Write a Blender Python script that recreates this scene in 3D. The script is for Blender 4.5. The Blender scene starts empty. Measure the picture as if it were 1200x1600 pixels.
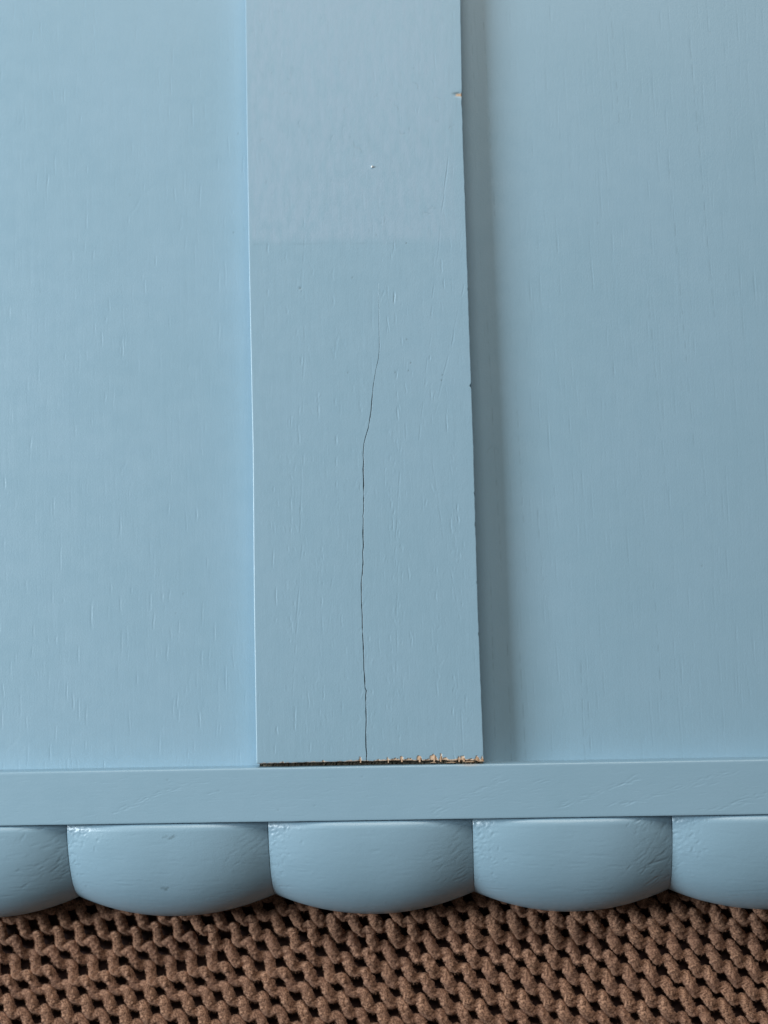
import bpy, math, numpy as np
from mathutils import Vector, Euler
MM = 0.001
C = bpy.context.scene.collection
sc = bpy.context.scene
rng = np.random.default_rng(11)

# ---------------------------------------------------------------- camera
cam_d = bpy.data.cameras.new('camera'); cam = bpy.data.objects.new('camera', cam_d); C.objects.link(cam)
cam.location = (0.0661, 0.0423, 0.4608)
cam.rotation_euler = (0.077929, 0.055091, -0.021821)
cam_d.lens = 51.75; cam_d.sensor_width = 36.0
cam_d.clip_start = 0.01; cam_d.clip_end = 50
cam_d.dof.use_dof = True; cam_d.dof.focus_distance = 0.460; cam_d.dof.aperture_fstop = 9.0
sc.camera = cam

# ---------------------------------------------------------------- light
w = bpy.data.worlds.new('World'); sc.world = w; w.use_nodes = True
bg = w.node_tree.nodes['Background']
bg.inputs[0].default_value = (1.0, 0.97, 0.93, 1); bg.inputs[1].default_value = 0.05

def area(name, loc, target, sx, sy, power, col):
    d = bpy.data.lights.new(name, 'AREA'); d.shape = 'RECTANGLE'; d.size = sx; d.size_y = sy
    d.energy = power; d.color = col
    o = bpy.data.objects.new(name, d); C.objects.link(o); o.location = loc
    o.rotation_euler = (Vector(target) - Vector(loc)).to_track_quat('-Z', 'Y').to_euler()
    return o
KEY_EL, KEY_AZ, KEY_D = math.radians(29), math.radians(175), 1.5
tgt = Vector((0.04, 0.10, 0))
kp = tgt + KEY_D * Vector((math.cos(KEY_EL)*math.cos(KEY_AZ), math.cos(KEY_EL)*math.sin(KEY_AZ), math.sin(KEY_EL)))
area('window_light', kp, tgt, 0.40, 0.64, 26.2, (0.85, 0.945, 1.0))
area('room_light', (0.10, 1.75, 1.6), tgt, 1.6, 1.0, 27, (1.0, 0.99, 0.93))
sc.view_settings.view_transform = 'Standard'; sc.view_settings.look = 'None'
sc.view_settings.exposure = 0.0; sc.view_settings.gamma = 1.0

# ---------------------------------------------------------------- materials
def nodes(name):
    m = bpy.data.materials.new(name); m.use_nodes = True
    nt = m.node_tree; b = nt.nodes['Principled BSDF']
    return m, nt, b
def N(nt, t, **kw):
    n = nt.nodes.new(t)
    for k, v in kw.items(): setattr(n, k, v)
    return n
def noise(nt, vec, scale, detail=4, rough=0.5):
    n = N(nt, 'ShaderNodeTexNoise'); n.inputs['Scale'].default_value = scale
    n.inputs['Detail'].default_value = detail; n.inputs['Roughness'].default_value = rough
    nt.links.new(vec, n.inputs['Vector']); return n.outputs['Fac']
def mapping(nt, scale):
    tc = N(nt, 'ShaderNodeTexCoord'); mp = N(nt, 'ShaderNodeMapping'); mp.inputs['Scale'].default_value = scale
    nt.links.new(tc.outputs['Object'], mp.inputs['Vector']); return mp.outputs['Vector']
def mix(nt, fac, a, b):
    n = N(nt, 'ShaderNodeMix', data_type='RGBA')
    for s, v in ((0, fac), (6, a), (7, b)):
        if isinstance(v, (tuple, float, int)): n.inputs[s].default_value = v
        else: nt.links.new(v, n.inputs[s])
    return n.outputs[2]
def maprange(nt, v, a, b, c, d):
    n = N(nt, 'ShaderNodeMapRange'); nt.links.new(v, n.inputs[0])
    for i, x in enumerate((a, b, c, d)): n.inputs[i+1].default_value = x
    return n.outputs[0]
def mathn(nt, op, a, b):
    n = N(nt, 'ShaderNodeMath', operation=op)
    for i, v in enumerate((a, b)):
        if isinstance(v, (float, int)): n.inputs[i].default_value = v
        else: nt.links.new(v, n.inputs[i])
    return n.outputs[0]

PAINT = (0.262, 0.452, 0.580, 1)
def paint_material(name, grain, gloss=(.34, .43)):           # grain: stretch of the fine brushed relief, per mm
    m, nt, b = nodes(name)
    v1 = mapping(nt, (1000, 1000, 1000))                 # object space in millimetres
    vg = mapping(nt, tuple(1000*g for g in grain))
    big = noise(nt, v1, 0.025, 3); spk = noise(nt, v1, 1.3, 5, .65)
    c = mix(nt, maprange(nt, big, .35, .65, 0, 1), (0.288, 0.444, 0.546, 1), (0.300, 0.455, 0.562, 1))
    c = mix(nt, maprange(nt, spk, .3, .7, 0, .10), c, (0.22, 0.34, 0.42, 1))
    a = N(nt, 'ShaderNodeAttribute', attribute_name='grime')
    c = mix(nt, a.outputs['Fac'], c, (0.055, 0.075, 0.07, 1))
    f = N(nt, 'ShaderNodeAttribute', attribute_name='film')
    mott = noise(nt, mapping(nt, (420, 150, 400)), 1.0, 9, .75)
    ff = mathn(nt, 'MULTIPLY', f.outputs['Fac'], maprange(nt, mott, .38, .60, .1, .85))
    c = mix(nt, ff, c, (0.335, 0.464, 0.574, 1))
    ba = N(nt, 'ShaderNodeAttribute', attribute_name='bare')
    wn = noise(nt, mapping(nt, (3500, 700, 1500)), 1.0, 4, .7)
    wood = mix(nt, maprange(nt, wn, .35, .65, 0, 1), (0.58, 0.35, 0.21, 1), (0.80, 0.64, 0.48, 1))
    dk = N(nt, 'ShaderNodeAttribute', attribute_name='wood_dark')  # darker tone of bare wood at chip heads and along the board end
    wood = mix(nt, dk.outputs['Fac'], wood, (0.10, 0.055, 0.03, 1))
    c = mix(nt, ba.outputs['Fac'], c, wood)
    nt.links.new(c, b.inputs['Base Color'])
    rr = maprange(nt, noise(nt, v1, .2, 4), .3, .7, *gloss)
    rr = mathn(nt, 'ADD', rr, mathn(nt, 'MULTIPLY', ff, .12))
    rr = mathn(nt, 'ADD', rr, mathn(nt, 'MULTIPLY', ba.outputs['Fac'], .4))
    nt.links.new(rr, b.inputs['Roughness'])
    b.inputs['IOR'].default_value = 1.5; b.inputs['Specular IOR Level'].default_value = .75
    # fine relief: brushed grain and orange peel
    h = mathn(nt, 'ADD', mathn(nt, 'MULTIPLY', noise(nt, vg, 1.0, 5, .6), .45),
                        mathn(nt, 'MULTIPLY', noise(nt, v1, 2.0, 5, .68), 1.15))
    bp = N(nt, 'ShaderNodeBump'); bp.inputs['Strength'].default_value = 1.0; bp.inputs['Distance'].default_value = 0.00004
    nt.links.new(h, bp.inputs['Height']); nt.links.new(bp.outputs[0], b.inputs['Normal'])
    return m
M_VERT = paint_material('blue_paint_vertical_grain', (2.2, .12, 1))
M_HORZ = paint_material('blue_paint_horizontal_grain', (.15, 2.0, 2.0), (.31, .38))

def wood_material():
    m, nt, b = nodes('raw_wood')
    n1 = noise(nt, mapping(nt, (2600, 500, 1500)), 1.0, 5, .7)
    nt.links.new(mix(nt, maprange(nt, n1, .35, .65, 0, 1), (0.50, 0.27, 0.14, 1), (0.82, 0.60, 0.42, 1)), b.inputs['Base Color'])
    b.inputs['Roughness'].default_value = .9
    return m
M_WOOD = wood_material()
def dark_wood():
    m, nt, b = nodes('dark_gap_wood')  # wood colour carries the shade of the narrow joint gap
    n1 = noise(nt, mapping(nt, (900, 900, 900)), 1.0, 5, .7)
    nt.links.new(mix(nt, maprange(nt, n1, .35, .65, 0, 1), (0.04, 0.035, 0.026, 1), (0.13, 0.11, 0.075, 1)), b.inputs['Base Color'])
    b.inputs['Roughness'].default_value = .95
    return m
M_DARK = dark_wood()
def yarn_material():
    m, nt, b = nodes('brown_chenille_yarn')
    v1 = mapping(nt, (1000, 1000, 1000))
    n1 = noise(nt, v1, 1.7, 5, .75); n2 = noise(nt, v1, .12, 2)
    info = N(nt, 'ShaderNodeObjectInfo')
    c = mix(nt, maprange(nt, n1, .40, .60, 0, 1), (0.075, 0.034, 0.020, 1), (0.62, 0.345, 0.22, 1))
    c = mix(nt, maprange(nt, n2, .35, .65, 0, .35), c, (0.24, 0.12, 0.085, 1))
    c = mix(nt, maprange(nt, info.outputs['Random'], 0, 1, 0, .18), c, (0.20, 0.11, 0.08, 1))
    nt.links.new(c, b.inputs['Base Color']); b.inputs['Roughness'].default_value = 1.0
    b.inputs['Specular IOR Level'].default_value = .1
    b.inputs['Sheen Weight'].default_value = .25; b.inputs['Sheen Roughness'].default_value = .6
    b.inputs['Sheen Tint'].default_value = (.8, .6, .5, 1)
    bp = N(nt, 'ShaderNodeBump'); bp.inputs['Strength'].default_value = 1; bp.inputs['Distance'].default_value = .0003
    nt.links.new(noise(nt, v1, 3.4, 4, .7), bp.inputs['Height']); nt.links.new(bp.outputs[0], b.inputs['Normal'])
    return m
M_YARN = yarn_material()
def flat_material(name, c1, c2, sc_=500, rough=1):
    m, nt, b = nodes(name)
    nt.links.new(mix(nt, noise(nt, mapping(nt, (sc_,)*3), 1, 4, .7), c1, c2), b.inputs['Base Color'])
    b.inputs['Roughness'].default_value = rough; return m
M_BACK = flat_material('dark_rug_backing', (0.012, 0.005, 0.005, 1), (0.04, 0.017, 0.014, 1), 900)
M_FLOOR = flat_material('floor_boards', (0.08, 0.05, 0.035, 1), (0.14, 0.09, 0.06, 1), 20, .6)

# ---------------------------------------------------------------- helpers
def link(name, me, mat, parent=None):
    if mat and not me.materials: me.materials.append(mat)
    o = bpy.data.objects.new(name, me); C.objects.link(o)
    if parent: o.parent = parent
    return o
def tag(o, label=None, cat=None, group=None, kind=None):
    for k, v in (('label', label), ('category', cat), ('group', group), ('kind', kind)):
        if v: o[k] = v
    return o
def empty(name, loc=(0, 0, 0)):
    o = bpy.data.objects.new(name, None); C.objects.link(o); o.location = loc; o.empty_display_size = .02; return o
def mesh_np(name, V, F, smooth=True, attrs=None):
    me = bpy.data.meshes.new(name)
    V = np.asarray(V, np.float32) * MM; F = np.asarray(F, np.int32); k = F.shape[1]
    me.vertices.add(len(V)); me.vertices.foreach_set('co', V.ravel())
    me.loops.add(F.size); me.loops.foreach_set('vertex_index', F.ravel())
    me.polygons.add(len(F)); me.polygons.foreach_set('loop_start', np.arange(0, F.size, k, dtype=np.int32))
    try: me.polygons.foreach_set('loop_total', np.full(len(F), k, np.int32))
    except Exception: pass
    me.polygons.foreach_set('use_smooth', np.full(len(F), smooth))
    for an, av in (attrs or {}).items():
        at = me.attributes.new(an, 'FLOAT', 'POINT'); at.data.foreach_set('value', np.asarray(av, np.float32).ravel())
    me.update(calc_edges=True); me.validate(); return me
def grid_faces(nr, nc, flip=False):
    i = np.arange(nr*nc).reshape(nr, nc)
    f = np.stack([i[:-1, :-1], i[:-1, 1:], i[1:, 1:], i[1:, :-1]], -1).reshape(-1, 4)
    return f[:, ::-1] if flip else f
def smooth_noise(shape, cell, r):
    """value noise on a raster; cell in pixels (rows, cols)"""
    a = r.standard_normal((int(shape[0]/cell[0])+3, int(shape[1]/cell[1])+3))
    y = np.arange(shape[0])/cell[0]; x = np.arange(shape[1])/cell[1]
    yi = y.astype(int); xi = x.astype(int); fy = y-yi; fx = x-xi
    fy = fy*fy*(3-2*fy); fx = fx*fx*(3-2*fx)
    A = a[yi][:, xi]; B = a[yi][:, xi+1]; D = a[yi+1][:, xi]; E = a[yi+1][:, xi+1]
    return (A*(1-fx)+B*fx)*(1-fy)[:, None] + (D*(1-fx)+E*fx)*fy[:, None]

class Raster:
    """a height map in mm over a rectangle in mm"""
    def __init__(s, x0, x1, y0, y1, dx, dy):
        s.x0, s.y0, s.dx, s.dy = x0, y0, dx, dy
        s.nx = int((x1-x0)/dx)+2; s.ny = int((y1-y0)/dy)+2
        s.H = np.zeros((s.ny, s.nx)); s.G = np.zeros((s.ny, s.nx))
    def stroke(s, x, y, ang, ln, wd, dep, grime=0, wob=.0, raised=0):
        dep = dep*1.65
        ca, sa = math.cos(ang), math.sin(ang); R = wd*3
        ex, ey = abs(ca)*ln/2+R+abs(wob), abs(sa)*ln/2+R+abs(wob)
        i0 = max(0, int((x-ex-s.x0)/s.dx)); i1 = min(s.nx, int((x+ex-s.x0)/s.dx)+2)
        j0 = max(0, int((y-ey-s.y0)/s.dy)); j1 = min(s.ny, int((y+ey-s.y0)/s.dy)+2)
        if i1 <= i0 or j1 <= j0: return
        X = s.x0+np.arange(i0, i1)*s.dx-x; Y = s.y0+np.arange(j0, j1)*s.dy-y
        X, Y = np.meshgrid(X, Y)
        t = X*ca+Y*sa; n = -X*sa+Y*ca
        n = n - wob*np.sin(t*6.0/ln+x*3)
        e = np.clip(1-(2*t/ln)**2, 0, 1)
        g = np.exp(-(n/wd)**2)*np.sqrt(e)
        rim = np.exp(-((n+1.7*wd)/(1.0*wd))**2)*e*.42
        s.H[j0:j1, i0:i1] -= dep*(g-rim)
        if grime: s.G[j0:j1, i0:i1] = np.maximum(s.G[j0:j1, i0:i1], grime*g)
    def dot(s, x, y, r, dep, grime=0, rx=1.0):
        s.stroke(x, y, 0, 2.2*r*rx, r, dep, grime)
    def at(s, A, x, y):
        fx = np.clip((x-s.x0)/s.dx, 0, s.nx-1.001); fy = np.clip((y-s.y0)/s.dy, 0, s.ny-1.001)
        i = fx.astype(int); j = fy.astype(int); a = fx-i; b = fy-j
        return (A[j, i]*(1-a)+A[j, i+1]*a)*(1-b)+(A[j+1, i]*(1-a)+A[j+1, i+1]*a)*b

def axis(lo, flo, fhi, hi, step, coarse):
    a = np.arange(lo, flo, coarse); b = np.arange(flo, fhi, step); c = np.arange(fhi, hi+coarse*.5, coarse)
    return np.unique(np.concatenate([a, b, c]))

PANEL_Z, FLOOR_Z = -7.9, -26.0
Y_TOP = 420.0
# ================================================================= furniture
furn = tag(empty('painted_wood_panel'), 'pale blue painted wooden furniture panel with scalloped lower edge lying on the brown rug', 'furniture panel')

# ---- the height map shared by the flat parts
R = Raster(-100, 180, -4, 268, .14, .28)
R.H += smooth_noise(R.H.shape, (260, 90), rng)*.02 + smooth_noise(R.H.shape, (60, 10), rng)*.0035 + smooth_noise(R.H.shape, (14, 5), rng)*.0012
def pores(n, xr, yr, ln, wd, dep, slant=0.0, g=0.0, lanes=None):
    for _ in range(n):
        x = rng.uniform(*xr) if lanes is None else rng.choice(lanes)+rng.normal(0, .35)
        y = rng.uniform(*yr); L_ = rng.uniform(*ln)*rng.uniform(.4, 1)
        R.stroke(x, y, math.pi/2+rng.normal(slant, .025), L_, rng.uniform(*wd), rng.uniform(*dep), grime=g*rng.uniform(0, 1), wob=rng.uniform(-.15, .15))
# left panel
pores(900, (-95, 0), (-3, 262), (1.5, 11), (.11, .18), (.006, .022))
pores(150, (-95, 0), (-3, 262), (2, 11), (.12, .18), (.03, .075))
pores(40, (-95, -2), (-3, 60), (3, 12), (.13, .2), (.03, .055), g=.1)
# right panel: longer lanes that lean a little, some dark open pores
for k in range(26):
    x0 = 72+k*3.9+rng.uniform(-1.6, 1.6); ln = rng.uniform(.02, .05)
    for _ in range(11):
        y = rng.uniform(-3, 262)
        R.stroke(x0+(120-y)*ln, y, math.pi/2+ln*.9, rng.uniform(3, 12), rng.uniform(.11, .17), rng.uniform(.01, .035), grime=rng.uniform(0, .08))
pores(700, (70, 178), (-3, 262), (2, 12), (.11, .18), (.006, .022), slant=.02)
for x, y0, y1, lean in ((79.5, 0, 40, .01), (84, 2, 48, .03), (74.5, 4, 55, .0), (104.5, -2, 34, .02), (102.5, 0, 30, .01), (91.5, 50, 84, .05), (96.5, 74, 96, .08), (86, 60, 120, .03), (78, 60, 140, .03), (79, 175, 250, .03), (73.5, 215, 240, .02), (131, 85, 145, .06), (140, 100, 190, .05), (127, 20, 60, .03), (148, 140, 232, .05), (120, 205, 245, .04)):
    y = y0
    while y < y1:
        L_ = rng.uniform(1.2, 5.5)
        R.stroke(x-(y-y0)*lean, y, math.pi/2+lean, L_, .13, rng.uniform(.025, .05), grime=rng.uniform(.04, .3)); y += L_+rng.uniform(.3, 3.5)
# shallow chatter and knocks on the panels
for x, y, a, L_ in ((-55, 184, .3, 6), (-59, 178, -.2, 5), (-38, 182, .9, 7), (-34, 187, .6, 6), (-71, 209, .1, 5), (-63, 210, .0, 4), (-76, 212, 1.2, 4), (-48, 224, .2, 2.5), (-80, 8, .7, 8), (-43, 96, 1.2, 5), (-23, 176, 1.4, 5)):
    R.stroke(x, y, a, L_, .22, .03, wob=.3)
for x, y in ((-24, 55), (-26.5, 48.5), (-7, 230), (-6, 172), (-2.5, 173), (-4, 205), (-70, 155), (-40, 186), (150, 232), (141, 60), (112, 171)):
    R.dot(x, y, .22, .05, grime=.45)
for k in range(14):        # the faint hook-shaped scratch beside the board
    t = k/13*2.6; R.stroke(75.5+2.6*math.cos(t+.2)+k*.12, 97+2.4*math.sin(t+.2), t+1.7, 1.1, .16, .02, grime=.1)
P = Raster(-100, 180, -4, 268, .14, .28); P.H, P.G = R.H, R.G

# ---- board height map
B = Raster(-2, 73, -1, 268, .12, .24)
B.H += smooth_noise(B.H.shape, (160, 120), rng)*.02 + smooth_noise(B.H.shape, (10, 8), rng)*.0035 + smooth_noise(B.H.shape, (40, 9), rng)*.004
R = B
lanes = np.array([6.5, 12, 15.3, 16.4, 21.5, 27, 44.5, 46, 46.6, 49, 57, 62, 65])
pores(380, (1, 69), (2, 262), (1, 7), (.11, .2), (.006, .026), slant=.05)
pores(130, (0, 0), (2, 165), (1.5, 8), (.13, .22), (.02, .075), slant=.03, lanes=lanes)
for k in range(60):        # the short raised-and-sunk ripples of torn grain
    cx, cy = rng.choice([33, 43, 45, 58, 64, 20, 12, 29, 35]), rng.uniform(8, 155)
    for _ in range(rng.integers(4, 11)):
        B.stroke(cx+rng.normal(0, 1.4), cy+rng.normal(0, 3.2), math.pi/2+rng.normal(.12, .35), rng.uniform(.8, 2.6), rng.uniform(.16, .26), rng.uniform(-.03, .045))
def lane(x0, y0, x1, y1, n, dep=.04, wd=.15, g=0.):
    for k in range(n):
        t = (k+rng.uniform(.1, .9))/n
        B.stroke(x0+(x1-x0)*t+rng.normal(0, .12), y0+(y1-y0)*t, math.atan2(y1-y0, x1-x0)+rng.normal(0, .03), abs(y1-y0)/n*rng.uniform(.5, 1.2), wd, dep*rng.uniform(.4, 1.2), grime=g)
lane(18.2, 175, 17.4, 158, 3, .06); lane(17.2, 157, 16.6, 148, 2, .05); lane(17.6, 138, 16.6, 112, 3, .05); lane(16.5, 98, 14.5, 70, 4, .04)
lane(64.8, 195, 57.5, 140, 7, .045); lane(57.5, 135, 53, 100, 5, .04); lane(68.5, 150, 58, 108, 6, .04)
lane(46.5, 90, 44.6, 66, 6, .05); lane(45.6, 64, 44.2, 30, 7, .04); lane(25, 58, 23, 40, 3, .035); lane(64, 14, 64.6, 2, 1, .05)
lane(39.8, 170, 38.6, 124, 6, .035); lane(57.5, 93, 59.8, 70, 5, .04); lane(15.5, 70, 11.5, 20, 8, .04); lane(62, 60, 64.5, 44, 5, .045)
for _ in range(60): B.stroke(rng.uniform(2, 66), rng.uniform(168, 250), rng.uniform(0, 3.1), rng.uniform(.3, 1.6), rng.uniform(.14, .24), rng.uniform(.0, .03), grime=rng.uniform(.08, .32), wob=rng.uniform(-.2, .2))
for _ in range(130): B.stroke(rng.uniform(2, 68), rng.uniform(166, 262), 1.57+rng.normal(0, .1), rng.uniform(2, 9), rng.uniform(.2, .5), .0, grime=rng.uniform(.02, .09))
B.dot(16.3, 151.2, .32, .12, grime=.6); B.dot(16.8, 150.4, .25, -.05)
for x, y in ((50.5, 164.6), (49.9, 133.5), (51, 126), (50.2, 123.6), (46, 123.2), (60.6, 120.2), (60.9, 121.8), (33, 154), (41, 167.5), (31, 123.6)):
    B.dot(x, y, .2, .05, grime=.75)
for k in range(9):         # small ring mark near the lower right
    t = k/9*6.283; B.stroke(62.4+.55*math.cos(t), 22.6+.6*math.sin(t), t+1.57, .6, .12, .03)
for x, y, a, L_ in ((55, 216, -1.0, 3.6), (42, 213, -.1, 1.4), (32, 209, 1.1, 2.6), (35, 197, -.9, 4.2), (36.6, 195.5, -.7, 3), (27.5, 200, .7, 2.4), (48.5, 209, -1.2, 3), (52.4, 201.4, 1.1, 2.4), (50, 200.5, -.6, 2.2), (61.6, 211.5, .05, 2.6), (65.8, 202, .9, 2.6), (13, 215, .0, 3.8), (4.8, 200, .9, 2), (17, 205, 1.3, 3), (57.5, 174, .1, 4), (59, 175.5, .0, 3), (43.5, 172, .8, 3)):
    B.stroke(x, y, a, L_, .17, .035, grime=.3, wob=.35)

# ---- the two sunk panels
def skirt(V, nr, nc):      # edge ring pushed down to close the slab
    return V
def panel(x_lo, flo, fhi, x_hi):
    xs = axis(x_lo, flo, fhi, x_hi, .26, 10); ys = axis(-1.5, -1.5, 262, Y_TOP, .62, 12)
    X, Y = np.meshgrid(xs, ys)
    Z = PANEL_Z - .4 + 1.9*np.clip(Y/250, 0, 1.7) + P.at(P.H, X, Y)
    Gm = P.at(P.G, X, Y)
    V = np.stack([X, Y, Z], -1).reshape(-1, 3); F = grid_faces(len(ys), len(xs))
    n = len(V)
    # a solid back and sides
    c = np.array([[xs[0], ys[0]], [xs[-1], ys[0]], [xs[-1], ys[-1]], [xs[0], ys[-1]]])
    V2 = np.array([[a, b, z] for z in (PANEL_Z-.8, PANEL_Z-4.6) for a, b in c])
    F2 = np.array([[n+7, n+6, n+5, n+4]] + [[n+k, n+4+k, n+4+(k+1) % 4, n+(k+1) % 4] for k in range(4)])[:, ::-1]
    at = np.concatenate([Gm.ravel(), np.zeros(8)]); z0 = np.zeros_like(at)
    return mesh_np('panel', np.concatenate([V, V2]), np.concatenate([F, F2]), True, dict(grime=at, film=z0, bare=z0, wood_dark=z0))
link('panel', panel(-310, -98, 3, 15), M_VERT, furn)
link('panel', panel(55, 68, 172, 380), M_VERT, furn)

# ---- the vertical board with its long crack
CR = np.array([(41.3, 151), (41.26, 143.2), (41.2, 131.05), (40.82, 127.78), (39.93, 124.11), (38.99, 119.1), (38.4, 114.13), (38.13, 111.15), (37.21, 105.87), (36.13, 102.56), (35.64, 100.62), (35.3, 97.09), (35.42, 94.85), (35.21, 92.5), (35.29, 88.56), (35.09, 79.06), (34.82, 77.65), (34.95, 77.04), (34.73, 72.1), (34.81, 68.17), (34.52, 66.23), (34.6, 63.35), (34.29, 59.74), (33.86, 56.74), (33.85, 51.23), (33.99, 46.12), (33.93, 42.53), (34.1, 37.94), (34.18, 33.36), (34.17, 29.58), (34.35, 26.99), (34.42, 23.82), (34.80, 23.32), (34.58, 21.83), (34.54, 16.88), (34.55, 13.72), (34.35, 10.56), (34.31, 5.71), (34.52, 3.46), (34.36, 1.0)])[::-1]
T_B = 0.25                 # board top stands a touch proud of the rail
chips = [(8.3, .7, .5), (20.9, .9, .6), (32.4, 1.3, .8), (36.8, .5, .4), (38.2, .8, .5), (41.0, 1.1, .6), (43.6, .8, 2.6), (45.3, 1.6, 1.0), (47.6, .8, 2.6), (50.9, 1.6, 1.7), (53.2, .6, 1.2), (55.3, 1.9, 2.4), (57.5, 2.3, .8), (58.7, 1.0, 1.7), (63.0, 1.2, 1.1), (64.4, 1.6, 1.5), (66.6, .7, 1.1), (68.6, 1.6, 1.4), (70.2, 1.5, .6)]
def board():
    ys = np.unique(np.concatenate([np.arange(0, 4.2, .12), np.arange(4.2, 262, .42), np.arange(262, Y_TOP+1, 12)]))
    yb = np.clip(ys/4.2, 0, 1)
    xl = np.interp(ys, [0, 50, 100, 162, 204, 247], [-.05, -.1, .25, -.1, -.15, 0])
    xr = np.interp(ys, [0, 12, 48, 98, 160, 201, 244], [70.75, 70.6, 70.2, 70.1, 69.7, 69.4, 69.8])
    r2 = np.random.default_rng(5)
    xr = xr + np.interp(ys, np.arange(0, 430, 1.7), r2.normal(0, .035, len(np.arange(0, 430, 1.7))))
    for y0, d, w_ in ((118.1, .55, .45), (212.4, .25, .5), (209.5, .18, 1.6), (84, .16, .6), (74, .2, .8), (56, .18, .4), (40, .2, .5), (149, .15, .4)):
        xr = xr - d*np.exp(-((ys-y0)/w_)**2)
    xc = np.interp(ys, CR[:, 1], CR[:, 0])
    wc = np.interp(ys, [0, 2, 90, 110, 127, 144, 150], [.12, .135, .13, .105, .075, .03, 0.0]) * (1+.25*np.interp(ys, np.arange(0, 430, 1.3), r2.normal(0, 1, len(np.arange(0, 430, 1.3)))))
    wc = np.clip(wc, .004, 1); dc = np.interp(ys, [0, 100, 127, 140, 152], [1.6, 1.4, .6, .10, 0])
    gc = np.interp(ys, [0, 110, 130, 146, 152], [.9, .85, .5, .15, 0])
    nl, nr_ = 150, 160
    cols, zc, gr, kind = [], [], [], []
    def smooth_t(n): return np.linspace(0, 1, n)
    b = .38                                        # eased left edge
    for k, (dx, dz) in enumerate(((-.02, -8.2), (0, -.3), (.04, -.12), (.11, -.04))):
        cols.append(xl+dx); zc.append(np.full_like(ys, dz)); gr.append(0*ys)
    for t in smooth_t(nl):
        cols.append(xl+b+(xc-wc-.10-xl-b)*t); zc.append(0*ys); gr.append(0*ys)
    for dx, dz, g in ((-1.0, .0, .15), (-.75, -.5, 1), (0, -1, 1), (.75, -.5, 1), (1.0, -.0, .1)):
        cols.append(xc+wc*dx); zc.append(dc*dz); gr.append(gc*g)
    for t in smooth_t(nr_):
        cols.append(xc+wc+.10+(xr-.2-xc-wc-.10)*t); zc.append(0*ys); gr.append(0*ys)
    for dx, dz in ((-.10, -.03), (-.03, -.10), (0, -.35), (.02, -8.2)):
        cols.append(xr+dx); zc.append(np.full_like(ys, dz)); gr.append(0*ys)
    X = np.array(cols).T; Zd = np.array(zc).T; Gm = np.array(gr).T
    Y = np.repeat(ys[:, None], X.shape[1], 1)
    # ragged lower end: rows near the end follow a wavering saw line
    endl = 1.22+.2*np.sin(X*.045)+np.interp(X, np.arange(-2, 74, 1.1), r2.normal(0, .05, len(np.arange(-2, 74, 1.1))))
    endl = endl - np.clip((X-46)/26, 0, 1)*.25
    Y = Y*(1-np.clip(endl/4.2, 0, 1)*(Y < 4.2)) + endl*(Y < 4.2)
    H = B.at(B.H, X, Y); Gm = np.maximum(Gm, B.at(B.G, X, Y))
    dist = np.clip(Y-endl, 0, 99)
    bare = np.zeros_like(X); wood_dark = np.zeros_like(X); Zc = np.zeros_like(X)
    rag = np.interp(X, np.arange(-2, 74, .9), np.abs(r2.normal(0, .2, len(np.arange(-2, 74, .9)))))+np.interp(X, np.arange(-2, 74, .3), r2.normal(0, .06, len(np.arange(-2, 74, .3))))
    rag = rag + np.interp(X, [0, 30, 42, 50, 71], [.05, .10, .30, .22, .42])
    bare = np.maximum(bare, np.clip((rag-dist)/.08, 0, 1)*np.interp(X, [0, 30, 45], [.55, .7, .95]))
    for cx, h, w_ in chips:
        q = (X-cx)/(w_*.5); e = np.clip((1.15-np.abs(q))/.25, 0, 1)*np.clip((h*(1-.55*np.abs(q)**1.5+.3*q*math.sin(cx*7))+.18*np.sin(X*7+cx)-dist)/.16, 0, 1)
        bare = np.maximum(bare, e); Zc -= .22*e
        wood_dark = np.maximum(wood_dark, e*np.clip(1-np.abs(dist-h+.05)/.22, 0, 1)*.75)
    wood_dark = np.maximum(wood_dark, np.clip((.12-dist)/.1, 0, 1)*.6)
    # nick with bare wood on the right edge
    e = np.exp(-((Y-212.3)/(.22+.26*np.clip(X-67.2, 0, 3)))**2)*np.clip((X-66.2)/1.2, 0, 1)
    bare = np.maximum(bare, np.clip(e*2.2-.75, 0, 1)); Gm = np.maximum(Gm, np.clip(np.exp(-((Y-212.9)/.35)**2)*np.clip((X-65.7)/1.2, 0, 1)*(X < 68.4)*.55, 0, 1)); Zc -= .2*e
    fe = 166.4-.03*X+.3*np.sin(X*.5)+np.interp(X, np.arange(-2, 74, .8), r2.normal(0, .22, 95))
    film = np.clip((Y-fe)/2.6+.25, 0, 1)*np.clip((69.5-X)/4, 0, 1)
    film = film*np.interp(X, [0, 2, 60, 70], [.5, 1, .85, .2])
    Gm = np.maximum(Gm, np.exp(-((Y-166.1+.03*X)/.22)**2)*np.interp(X, np.arange(-2, 74, 1.7), np.abs(r2.normal(0, .09, 45)))*(X < 46)*(X > 1.5))
    edge_round = -.18*np.exp(-dist/.22)
    Z = T_B+Zd+H*(Zd > -.6)+Zc+edge_round*(Zd > -1)
    nr, nc = X.shape
    V = np.stack([X, Y, Z], -1)
    # end face going down
    rows = []
    for dz, dy in ((-.7, .03), (-2.2, .0), (-8.0, .1)):
        r_ = V[0].copy(); r_[:, 2] = np.minimum(r_[:, 2], np.maximum(T_B+dz, -7.8)); r_[:, 1] += dy; rows.append(r_)
    V = np.concatenate([np.array(rows[::-1]), V])
    pad = lambda A, v: np.concatenate([np.full((3, nc), v), A]).ravel()
    me = mesh_np('board', V.reshape(-1, 3), grid_faces(nr+3, nc), True,
                 dict(grime=pad(Gm, 0), film=pad(film, 0), bare=pad(bare, 1), wood_dark=pad(wood_dark, .55)))
    return me
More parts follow.
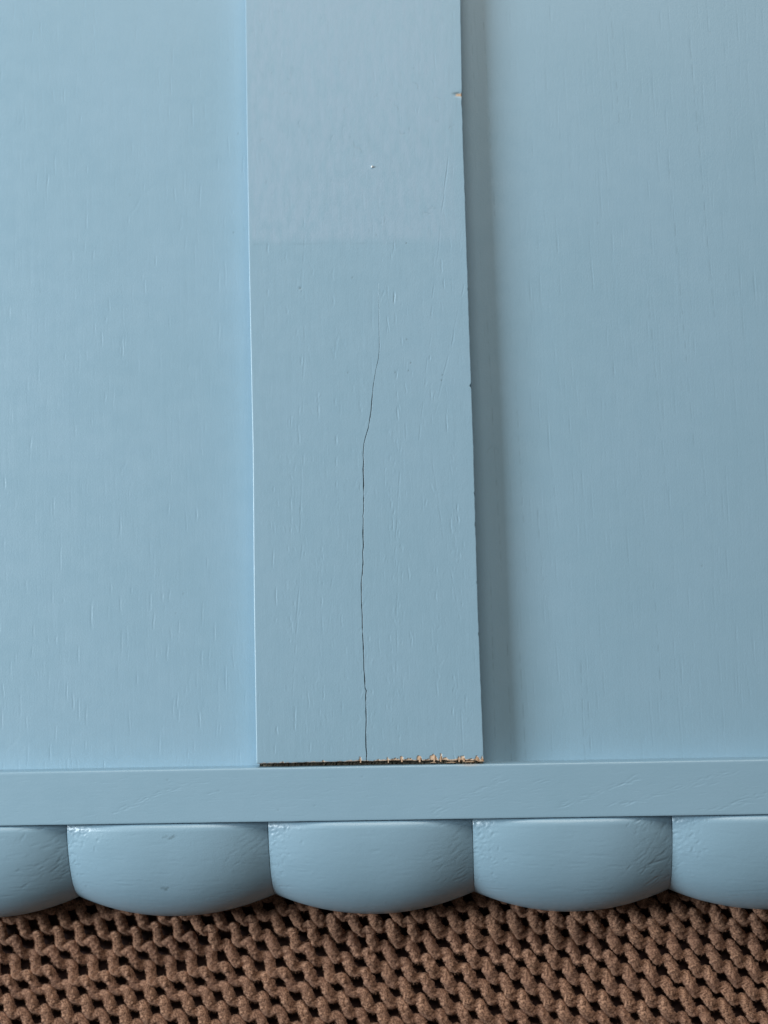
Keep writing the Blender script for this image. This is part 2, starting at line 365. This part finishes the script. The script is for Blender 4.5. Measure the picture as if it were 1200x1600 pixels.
bd = link('board', board(), M_VERT, furn)
bd['label'] = 'raised upright board with a long vertical crack and a chipped lower end'

# tiny lifted splinters on the torn end of the board
def splinter(cx, cy, w_, h, z, lean):
    n = 4; V = []
    for j, (s, t) in enumerate(((1, 0), (.95, .35), (.6, .75), (.15, 1))):
        for a, b in ((-.5, 0), (.5, 0), (.35, -.28), (-.35, -.28)):
            V.append((cx+w_*(a*s)+lean*t, cy+h*t, z+b*s+.12*t))
    F = []
    for j in range(3):
        for k in range(4):
            F.append((j*4+k, j*4+(k+1) % 4, j*4+4+(k+1) % 4, j*4+4+k))
    F += [(3, 2, 1, 0), (12, 13, 14, 15)]
    return mesh_np('splinter', V, F, False)
for cx, h, w_ in chips:
    if h > 1.0:
        link('splinter', splinter(cx+rng.uniform(-.2, .2), 1.0+rng.uniform(-.25, .1), w_*rng.uniform(.2, .5), h*rng.uniform(.6, 1.15), T_B-.05+rng.uniform(0, .14), rng.normal(0, .12)), M_WOOD, bd)
for cx, cy, w_, h in ((69.8, .75, 2.0, .45), (66.2, .62, 3.2, .35), (60.5, .55, 3.0, .3), (55, .6, 1.8, .3)):
    link('splinter', splinter(cx, cy, w_, h, T_B-.1, .2), M_WOOD, bd)

# raw tenon strip in the joint below the board, coloured dark for the gap's shade
def box_mesh(name, x0, x1, y0, y1, z0, z1, smooth=False):
    V = [(x, y, z) for z in (z0, z1) for x, y in ((x0, y0), (x1, y0), (x1, y1), (x0, y1))]
    return mesh_np(name, V, [(3, 2, 1, 0), (4, 5, 6, 7), (0, 1, 5, 4), (1, 2, 6, 5), (2, 3, 7, 6), (3, 0, 4, 7)], smooth)
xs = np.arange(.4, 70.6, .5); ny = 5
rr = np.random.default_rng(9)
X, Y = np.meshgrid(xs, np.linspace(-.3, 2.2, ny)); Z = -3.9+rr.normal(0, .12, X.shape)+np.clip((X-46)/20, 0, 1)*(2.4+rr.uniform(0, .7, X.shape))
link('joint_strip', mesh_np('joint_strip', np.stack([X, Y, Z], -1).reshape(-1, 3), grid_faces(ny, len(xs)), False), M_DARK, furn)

# ---- the rail
RW = -16.75
RR = Raster(-100, 180, -18, 1, .26, .12)
RR.H += smooth_noise(RR.H.shape, (60, 100), rng)*.012 + smooth_noise(RR.H.shape, (8, 16), rng)*.0028 + smooth_noise(RR.H.shape, (5, 40), rng)*.0025
def tear(ra, x0, y0, x1, y1, n, spread, dep, ang=.15, ln=(1.0, 4.5)):
    dep = dep*.72; spread = spread*1.3
    for k in range(n):
        t = rng.uniform(0, 1)
        ra.stroke(x0+(x1-x0)*t+rng.normal(0, spread), y0+(y1-y0)*t+rng.normal(0, spread*.35), ang+rng.normal(0, .12), rng.uniform(*ln), rng.uniform(.13, .24), dep*rng.uniform(.3, 1.3), wob=rng.uniform(-.2, .2))
tear(RR, -46, -14, -22, -4, 34, 1.3, .045, .3); tear(RR, -28, -4, -10, -8, 26, 3, .03, .05)
tear(RR, 52, -15, 78, -4, 36, 1.5, .04, .3); tear(RR, 66, -12, 90, -5, 18, 1.6, .03, .2)
tear(RR, 92, -14, 118, -5, 34, .9, .045, .32); tear(RR, 112, -13.5, 146, -4, 44, 1.0, .045, .3); tear(RR, 138, -15, 165, -9, 34, 1.2, .04, .25)
tear(RR, 4, -14, 30, -6, 40, 4.5, .018, .1); tear(RR, -90, -12, -50, -6, 30, 4, .012, .05)
for _ in range(260): RR.stroke(rng.uniform(-98, 178), rng.uniform(-16.5, -.6), rng.normal(.06, .12), rng.uniform(1, 5), rng.uniform(.12, .2), rng.uniform(.004, .018))
for x, y in ((6.6, -13.2), (18, -12), (33, -3.4), (-12, -7), (-28, -3.4)): RR.dot(x, y, .3, .05, grime=.15)
def rail():
    xs = axis(-310, -98, 176, 380, .42, 10)
    prof = [(.0, -8.8), (.0, -.75), (-.05, -.45), (-.15, -.24), (-.32, -.10), (-.6, -.02), (-.95, 0)] + [(-1.1-k*.19, 0) for k in range(80)] + [(RW+.22, -.02), (RW+.08, -.08), (RW, -.25), (RW, -8), (RW, -20)]
    prof = [p for p in prof if p[0] >= RW-.001]
    yy = np.array([p[0] for p in prof]); zz = np.array([p[1] for p in prof])
    o = np.ones(len(yy), bool)
    X, Y = np.meshgrid(xs, yy); Z = np.repeat(zz[:, None], len(xs), 1)
    Y = Y + np.where(Z > -.8, np.interp(X, np.arange(-320, 400, 3.), rr.normal(0, .012, 240)), 0)
    Z = Z + RR.at(RR.H, X, Y)*(Z > -.6) - .012*((Y+8)/8)**2*(Z > -.6)
    # dirty knocks, and a faint bare-wood edge where the board end broke away
    G_ = RR.at(RR.G, X, Y)
    V = np.stack([X, Y, Z], -1).reshape(-1, 3); z0 = np.zeros(len(V))
    bare = np.zeros_like(X)
    e = np.exp(-((X-66.2)/2.6)**2)*np.clip((Y+1.0)/.9, 0, 1)*(Z > -.5)
    bare = np.clip(e*.5, 0, 1)
    return mesh_np('rail', V, grid_faces(len(yy), len(xs), True), True, dict(grime=G_.ravel(), film=z0, bare=bare.ravel(), wood_dark=z0+.1))
link('rail', rail(), M_HORZ, furn)

# ---- scalloped moulding: each lobe its own piece
SEAM = [-249.5, -186.7, -123.6, -61.3, 2.65, 66.7, 128.3, 191.0, 253.8, 317]
def scallop(xa, xb, fine, seed):
    r = np.random.default_rng(seed); Wd = xb-xa
    S = Raster(-1, Wd+1, -1, 50, .2, .2)
    S.H += smooth_noise(S.H.shape, (30, 60), r)*.03 + smooth_noise(S.H.shape, (5, 7), r)*.0045 + smooth_noise(S.H.shape, (3, 30), r)*.004
    if fine:
        for _ in range(190): S.stroke(r.uniform(0, Wd), r.uniform(0, 42), r.normal(0, .06), r.uniform(1, 8), r.uniform(.15, .26), r.uniform(.004, .032))
        kt = (.55, 1.0, .8, .45, .9, 1.15, .35, .7, .6, .8)[seed]
        for _ in range(int(60*kt)):      # right shoulder: tears rising to the right
            S.stroke(Wd-abs(r.normal(0, 6.5))-.5, r.uniform(.5, 12+9*kt), -.25-.3*kt+r.normal(0, .2), r.uniform(1.2, 4.2), r.uniform(.18, .3), r.uniform(.010, .05)*(.5+.6*kt))
        for _ in range(120):      # left shoulder: crumbly short pits
            S.stroke(abs(r.normal(0, 4.6))+.3, abs(r.normal(0, 9))+.4, -.5+r.normal(0, .5), r.uniform(.5, 1.9), r.uniform(.18, .34), r.uniform(-.05, .085))
        for _ in range(30): S.dot(r.uniform(0, Wd), r.uniform(1, 34), r.uniform(.2, .35), r.uniform(-.03, .03))
        if seed == 3:
            for k in range(9): S.stroke(33.4+r.normal(0, 1.4), 4.0+r.normal(0, .35), r.normal(0, .3), r.uniform(.8, 2), .17, .03, grime=r.uniform(.25, .5))
            for k in range(6): S.stroke(31.3+r.normal(0, .7), 20.5+r.normal(0, .3), .1, 1.2, .25, .03, grime=r.uniform(.3, .6))
        if seed == 5: S.stroke(56.5, 14.5, -.25, 5.5, .3, .09); S.stroke(54, 16, -.3, 3, .25, .05); S.stroke(32, 14, -.02, 6, .22, .06)
        if seed == 4: S.stroke(34, 9, .05, 3, .25, .05); S.stroke(30, 30, .0, 10, .16, .045)
    nu = 200 if fine else 60
    us = np.linspace(-1, 1, nu); g = .03
    e_ = np.array([.12, .3, .55]); us = np.unique(np.concatenate([us, -1+2*e_/Wd, 1-2*e_/Wd]))
    ph = np.concatenate([np.linspace(0, .10, 12 if fine else 5)[:-1], np.linspace(.10, math.pi/2, 110 if fine else 34)])
    U, PH = np.meshgrid(us, ph)
    au = np.abs(U)
    s0 = 25.3*np.sin(PH); ztop = .35-5.3*au**2.6*(.85+.15*np.clip(s0/14, 0, 1)**.75)
    Wy = 25.3+6.3*(1-au**2.0)**1.0
    bz = 19.5+ztop*.6
    X = xa+g+(U+1)/2*(Wd-2*g)
    sP = np.sin(PH)
    Y = RW-.28-Wy*sP
    Z = ztop-bz*(1-np.cos(PH))
    s = Wy*sP
    Z = Z-.85*np.clip(1-s/2.3, 0, 1)**2.0-.5*np.clip(1-s/.35, 0, 1)**2
    arc = s+np.clip(PH-1.0, 0, 1)*6
    edge = (1-au)*Wd/2
    Z = Z-.10*np.clip(1-edge/.25, 0, 1)**2
    H = S.at(S.H, X-xa, arc); Gm = S.at(S.G, X-xa, arc)
    Z = Z+H*np.cos(PH*.9); Y = Y-H*np.sin(PH*.9)
    top = np.stack([X, Y, Z], -1)
    first = top[0].copy(); first[:, 2] = -9
    l1 = top[-1].copy(); l1[:, 2] -= 4; l2 = l1.copy(); l2[:, 1] += 1.0; l2[:, 2] = FLOOR_Z+.2
    V = np.concatenate([first[None], top, l1[None], l2[None]])
    nr, nc = V.shape[:2]
    F = grid_faces(nr, nc, True)
    # flat cheeks where lobes butt together
    n = nr*nc; V3 = V.reshape(-1, 3); extra = []; Fx = []
    for ci, fl in ((0, False), (nc-1, True)):
        base = len(V3)+len(extra)
        for j in range(nr): extra.append((V[j, ci, 0], V[j, ci, 1], FLOOR_Z+.2))
        for j in range(nr-1):
            q = [j*nc+ci, (j+1)*nc+ci, base+j+1, base+j]; Fx.append(q[::-1] if fl else q)
    V3 = np.concatenate([V3, np.array(extra)]); F = np.concatenate([F, np.array(Fx)])
    ga = np.concatenate([np.zeros(nc), Gm.ravel(), np.zeros(2*nc), np.zeros(len(extra))]); z0 = np.zeros(len(ga))
    return mesh_np('scallop', V3, F, True, dict(grime=ga, film=z0, bare=z0, wood_dark=z0))
for k in range(len(SEAM)-1):
    link('scallop', scallop(SEAM[k], SEAM[k+1], -130 < SEAM[k] < 180, k), M_HORZ, furn)
# backing board behind the mouldings, closes the thickness of the piece
link('base_board', box_mesh('base_board', -309, 379, RW+.4, Y_TOP-1, FLOOR_Z+.3, -14.4), M_HORZ, furn)

# small white speck on the board
def speck():
    import bmesh
    bm = bmesh.new(); bmesh.ops.create_icosphere(bm, subdivisions=2, radius=.38*MM)
    r = np.random.default_rng(2)
    for v in bm.verts: v.co *= 1+r.normal(0, .08)
    me = bpy.data.meshes.new('white_speck'); bm.to_mesh(me); bm.free(); return me
m, nt, b = nodes('white_crumb'); b.inputs['Base Color'].default_value = (.9, .9, .88, 1); b.inputs['Roughness'].default_value = .5
so = link('white_speck', speck(), m); so.location = (40.1*MM, 189.8*MM, (T_B+.2)*MM)
tag(so, 'tiny bright white speck on the upper middle of the cracked board', 'speck')

# ================================================================= rug
rug = tag(empty('woven_rug', (0, 0, -.032)), 'brown chunky woven rug with dark square holes beneath the blue panel', 'rug')
ZR = -28.3
A_ = np.array([6.74, 1.49]); Bv = np.array([5.75, -4.96]); PL = float(np.hypot(*Bv)); bh = Bv/PL; nh = np.array([-bh[1], bh[0]])   # nh points up-right
def strand(seed, mx, nper=56, side=26, per=24):
    r = np.random.default_rng(seed)
    n = nper*per; s = np.arange(n+1)/per           # in periods
    wob = np.interp(s, np.arange(0, nper+2, .5), r.normal(0, .36, 2*(nper+2)))
    wz = np.interp(s, np.arange(0, nper+2, .5), r.normal(0, .30, 2*(nper+2)))
    sj = s + np.interp(s, np.arange(0, nper+2, 1), r.normal(0, .035, nper+2))
    lat = (1.16-.25*mx)*(np.sin(2*math.pi*sj)+.46*mx*np.sin(4*math.pi*sj)+.20*mx*mx*np.sin(6*math.pi*sj)) + wob
    zz = -(.15+.36*mx)*np.cos(2*math.pi*sj) + wz
    rad = (1.66+.08*mx)*(1-.05*mx*np.cos(2*math.pi*sj)-.04*np.cos(4*math.pi*sj+.4)-(.08+.12*mx)*np.exp(-((np.mod(sj+.5, 1)-.5)/.055)**2)) * np.interp(s, np.arange(0, nper+2, .5), 1+r.normal(0, .09, 2*(nper+2)))
    th = np.arange(side)/side*2*math.pi
    cx = bh[0]*s*PL+nh[0]*lat; cy = bh[1]*s*PL+nh[1]*lat
    tx = np.gradient(cx); ty = np.gradient(cy); L_ = np.hypot(tx, ty); tx /= L_; ty /= L_
    noi = smooth_noise((n+1, side), (1.7, 2.2), r)*.17+smooth_noise((n+1, side), (3.2, 3.2), r)*.20
    noi[:, -1] = (noi[:, 0]+noi[:, -2])/2
    RRd = rad[:, None]+noi
    ox = np.cos(th)[None]*RRd; oz = np.sin(th)[None]*RRd*.92
    V = np.stack([cx[:, None]-ty[:, None]*ox, cy[:, None]+tx[:, None]*ox, zz[:, None]+oz], -1).reshape(-1, 3)
    i = np.arange((n+1)*side).reshape(n+1, side); j = np.roll(i, -1, 1)
    F = np.stack([i[:-1], i[1:], j[1:], j[:-1]], -1).reshape(-1, 4)
    # loose fibres standing off the pile
    nf = 30000
    a = r.integers(0, n, nf); t = r.uniform(0, math.pi*1.0, nf)-0.0
    rr_ = rad[a]*.93
    px = cx[a]-ty[a]*np.cos(t)*rr_; py = cy[a]+tx[a]*np.cos(t)*rr_; pz = zz[a]+np.sin(t)*rr_*.92
    d = np.stack([-ty[a]*np.cos(t), tx[a]*np.cos(t), np.sin(t)], -1)+r.normal(0, .8, (nf, 3)); d /= np.linalg.norm(d, axis=1)[:, None]
    ln = r.uniform(.3, .95, nf); sd = np.cross(d, r.normal(0, 1, (nf, 3))); sd /= np.linalg.norm(sd, axis=1)[:, None]; sd *= .05
    p0 = np.stack([px, py, pz], -1); p1 = p0+d*ln[:, None]
    k0 = len(V); V = np.concatenate([V, np.stack([p0-sd, p0+sd, p1+sd*.4, p1-sd*.4], 1).reshape(-1, 3)])
    q = k0+np.arange(nf)*4; F = np.concatenate([F, np.stack([q, q+1, q+2, q+3], -1)])
    return mesh_np('yarn_strand', V, F, True)
SM = [strand(70+k, (.4, .65, .85, 1.0)[k]) for k in range(4)]
hole = np.array([58.0, -69.0])                      # centre of one hole; the weave is laid out from it
for k in range(-58, 34):
    st = hole+A_*(k+.5)-Bv*(14 if k > -24 else 14)
    # start every strand a little above the moulding; slide it by whole periods
    nn = int(math.floor((st[1]-8)/4.96)); st = st+Bv*nn
    m_ = SM[int(np.clip(round((k+9)/6.0+((k*7) % 5-2)*.3), 0, 3))]
    o = link('yarn_strand', m_, M_YARN, rug)
    ph = .25 + .0                                  # lateral wave: hole on its left pushes it right
    p0 = st-Bv*ph*0
    o.location = (p0[0]*MM, p0[1]*MM, (ZR+32)*MM)
link('rug_backing', box_mesh('rug_backing', -480, 620, -330, 480, -31.9, -30.6), M_BACK, rug).location = (0, 0, .032)
fl = link('floor', mesh_np('floor', [(-4000, -4000, -32), (4000, -4000, -32), (4000, 4000, -32), (-4000, 4000, -32)], [(0, 1, 2, 3)], False), M_FLOOR)
fl['kind'] = 'structure'
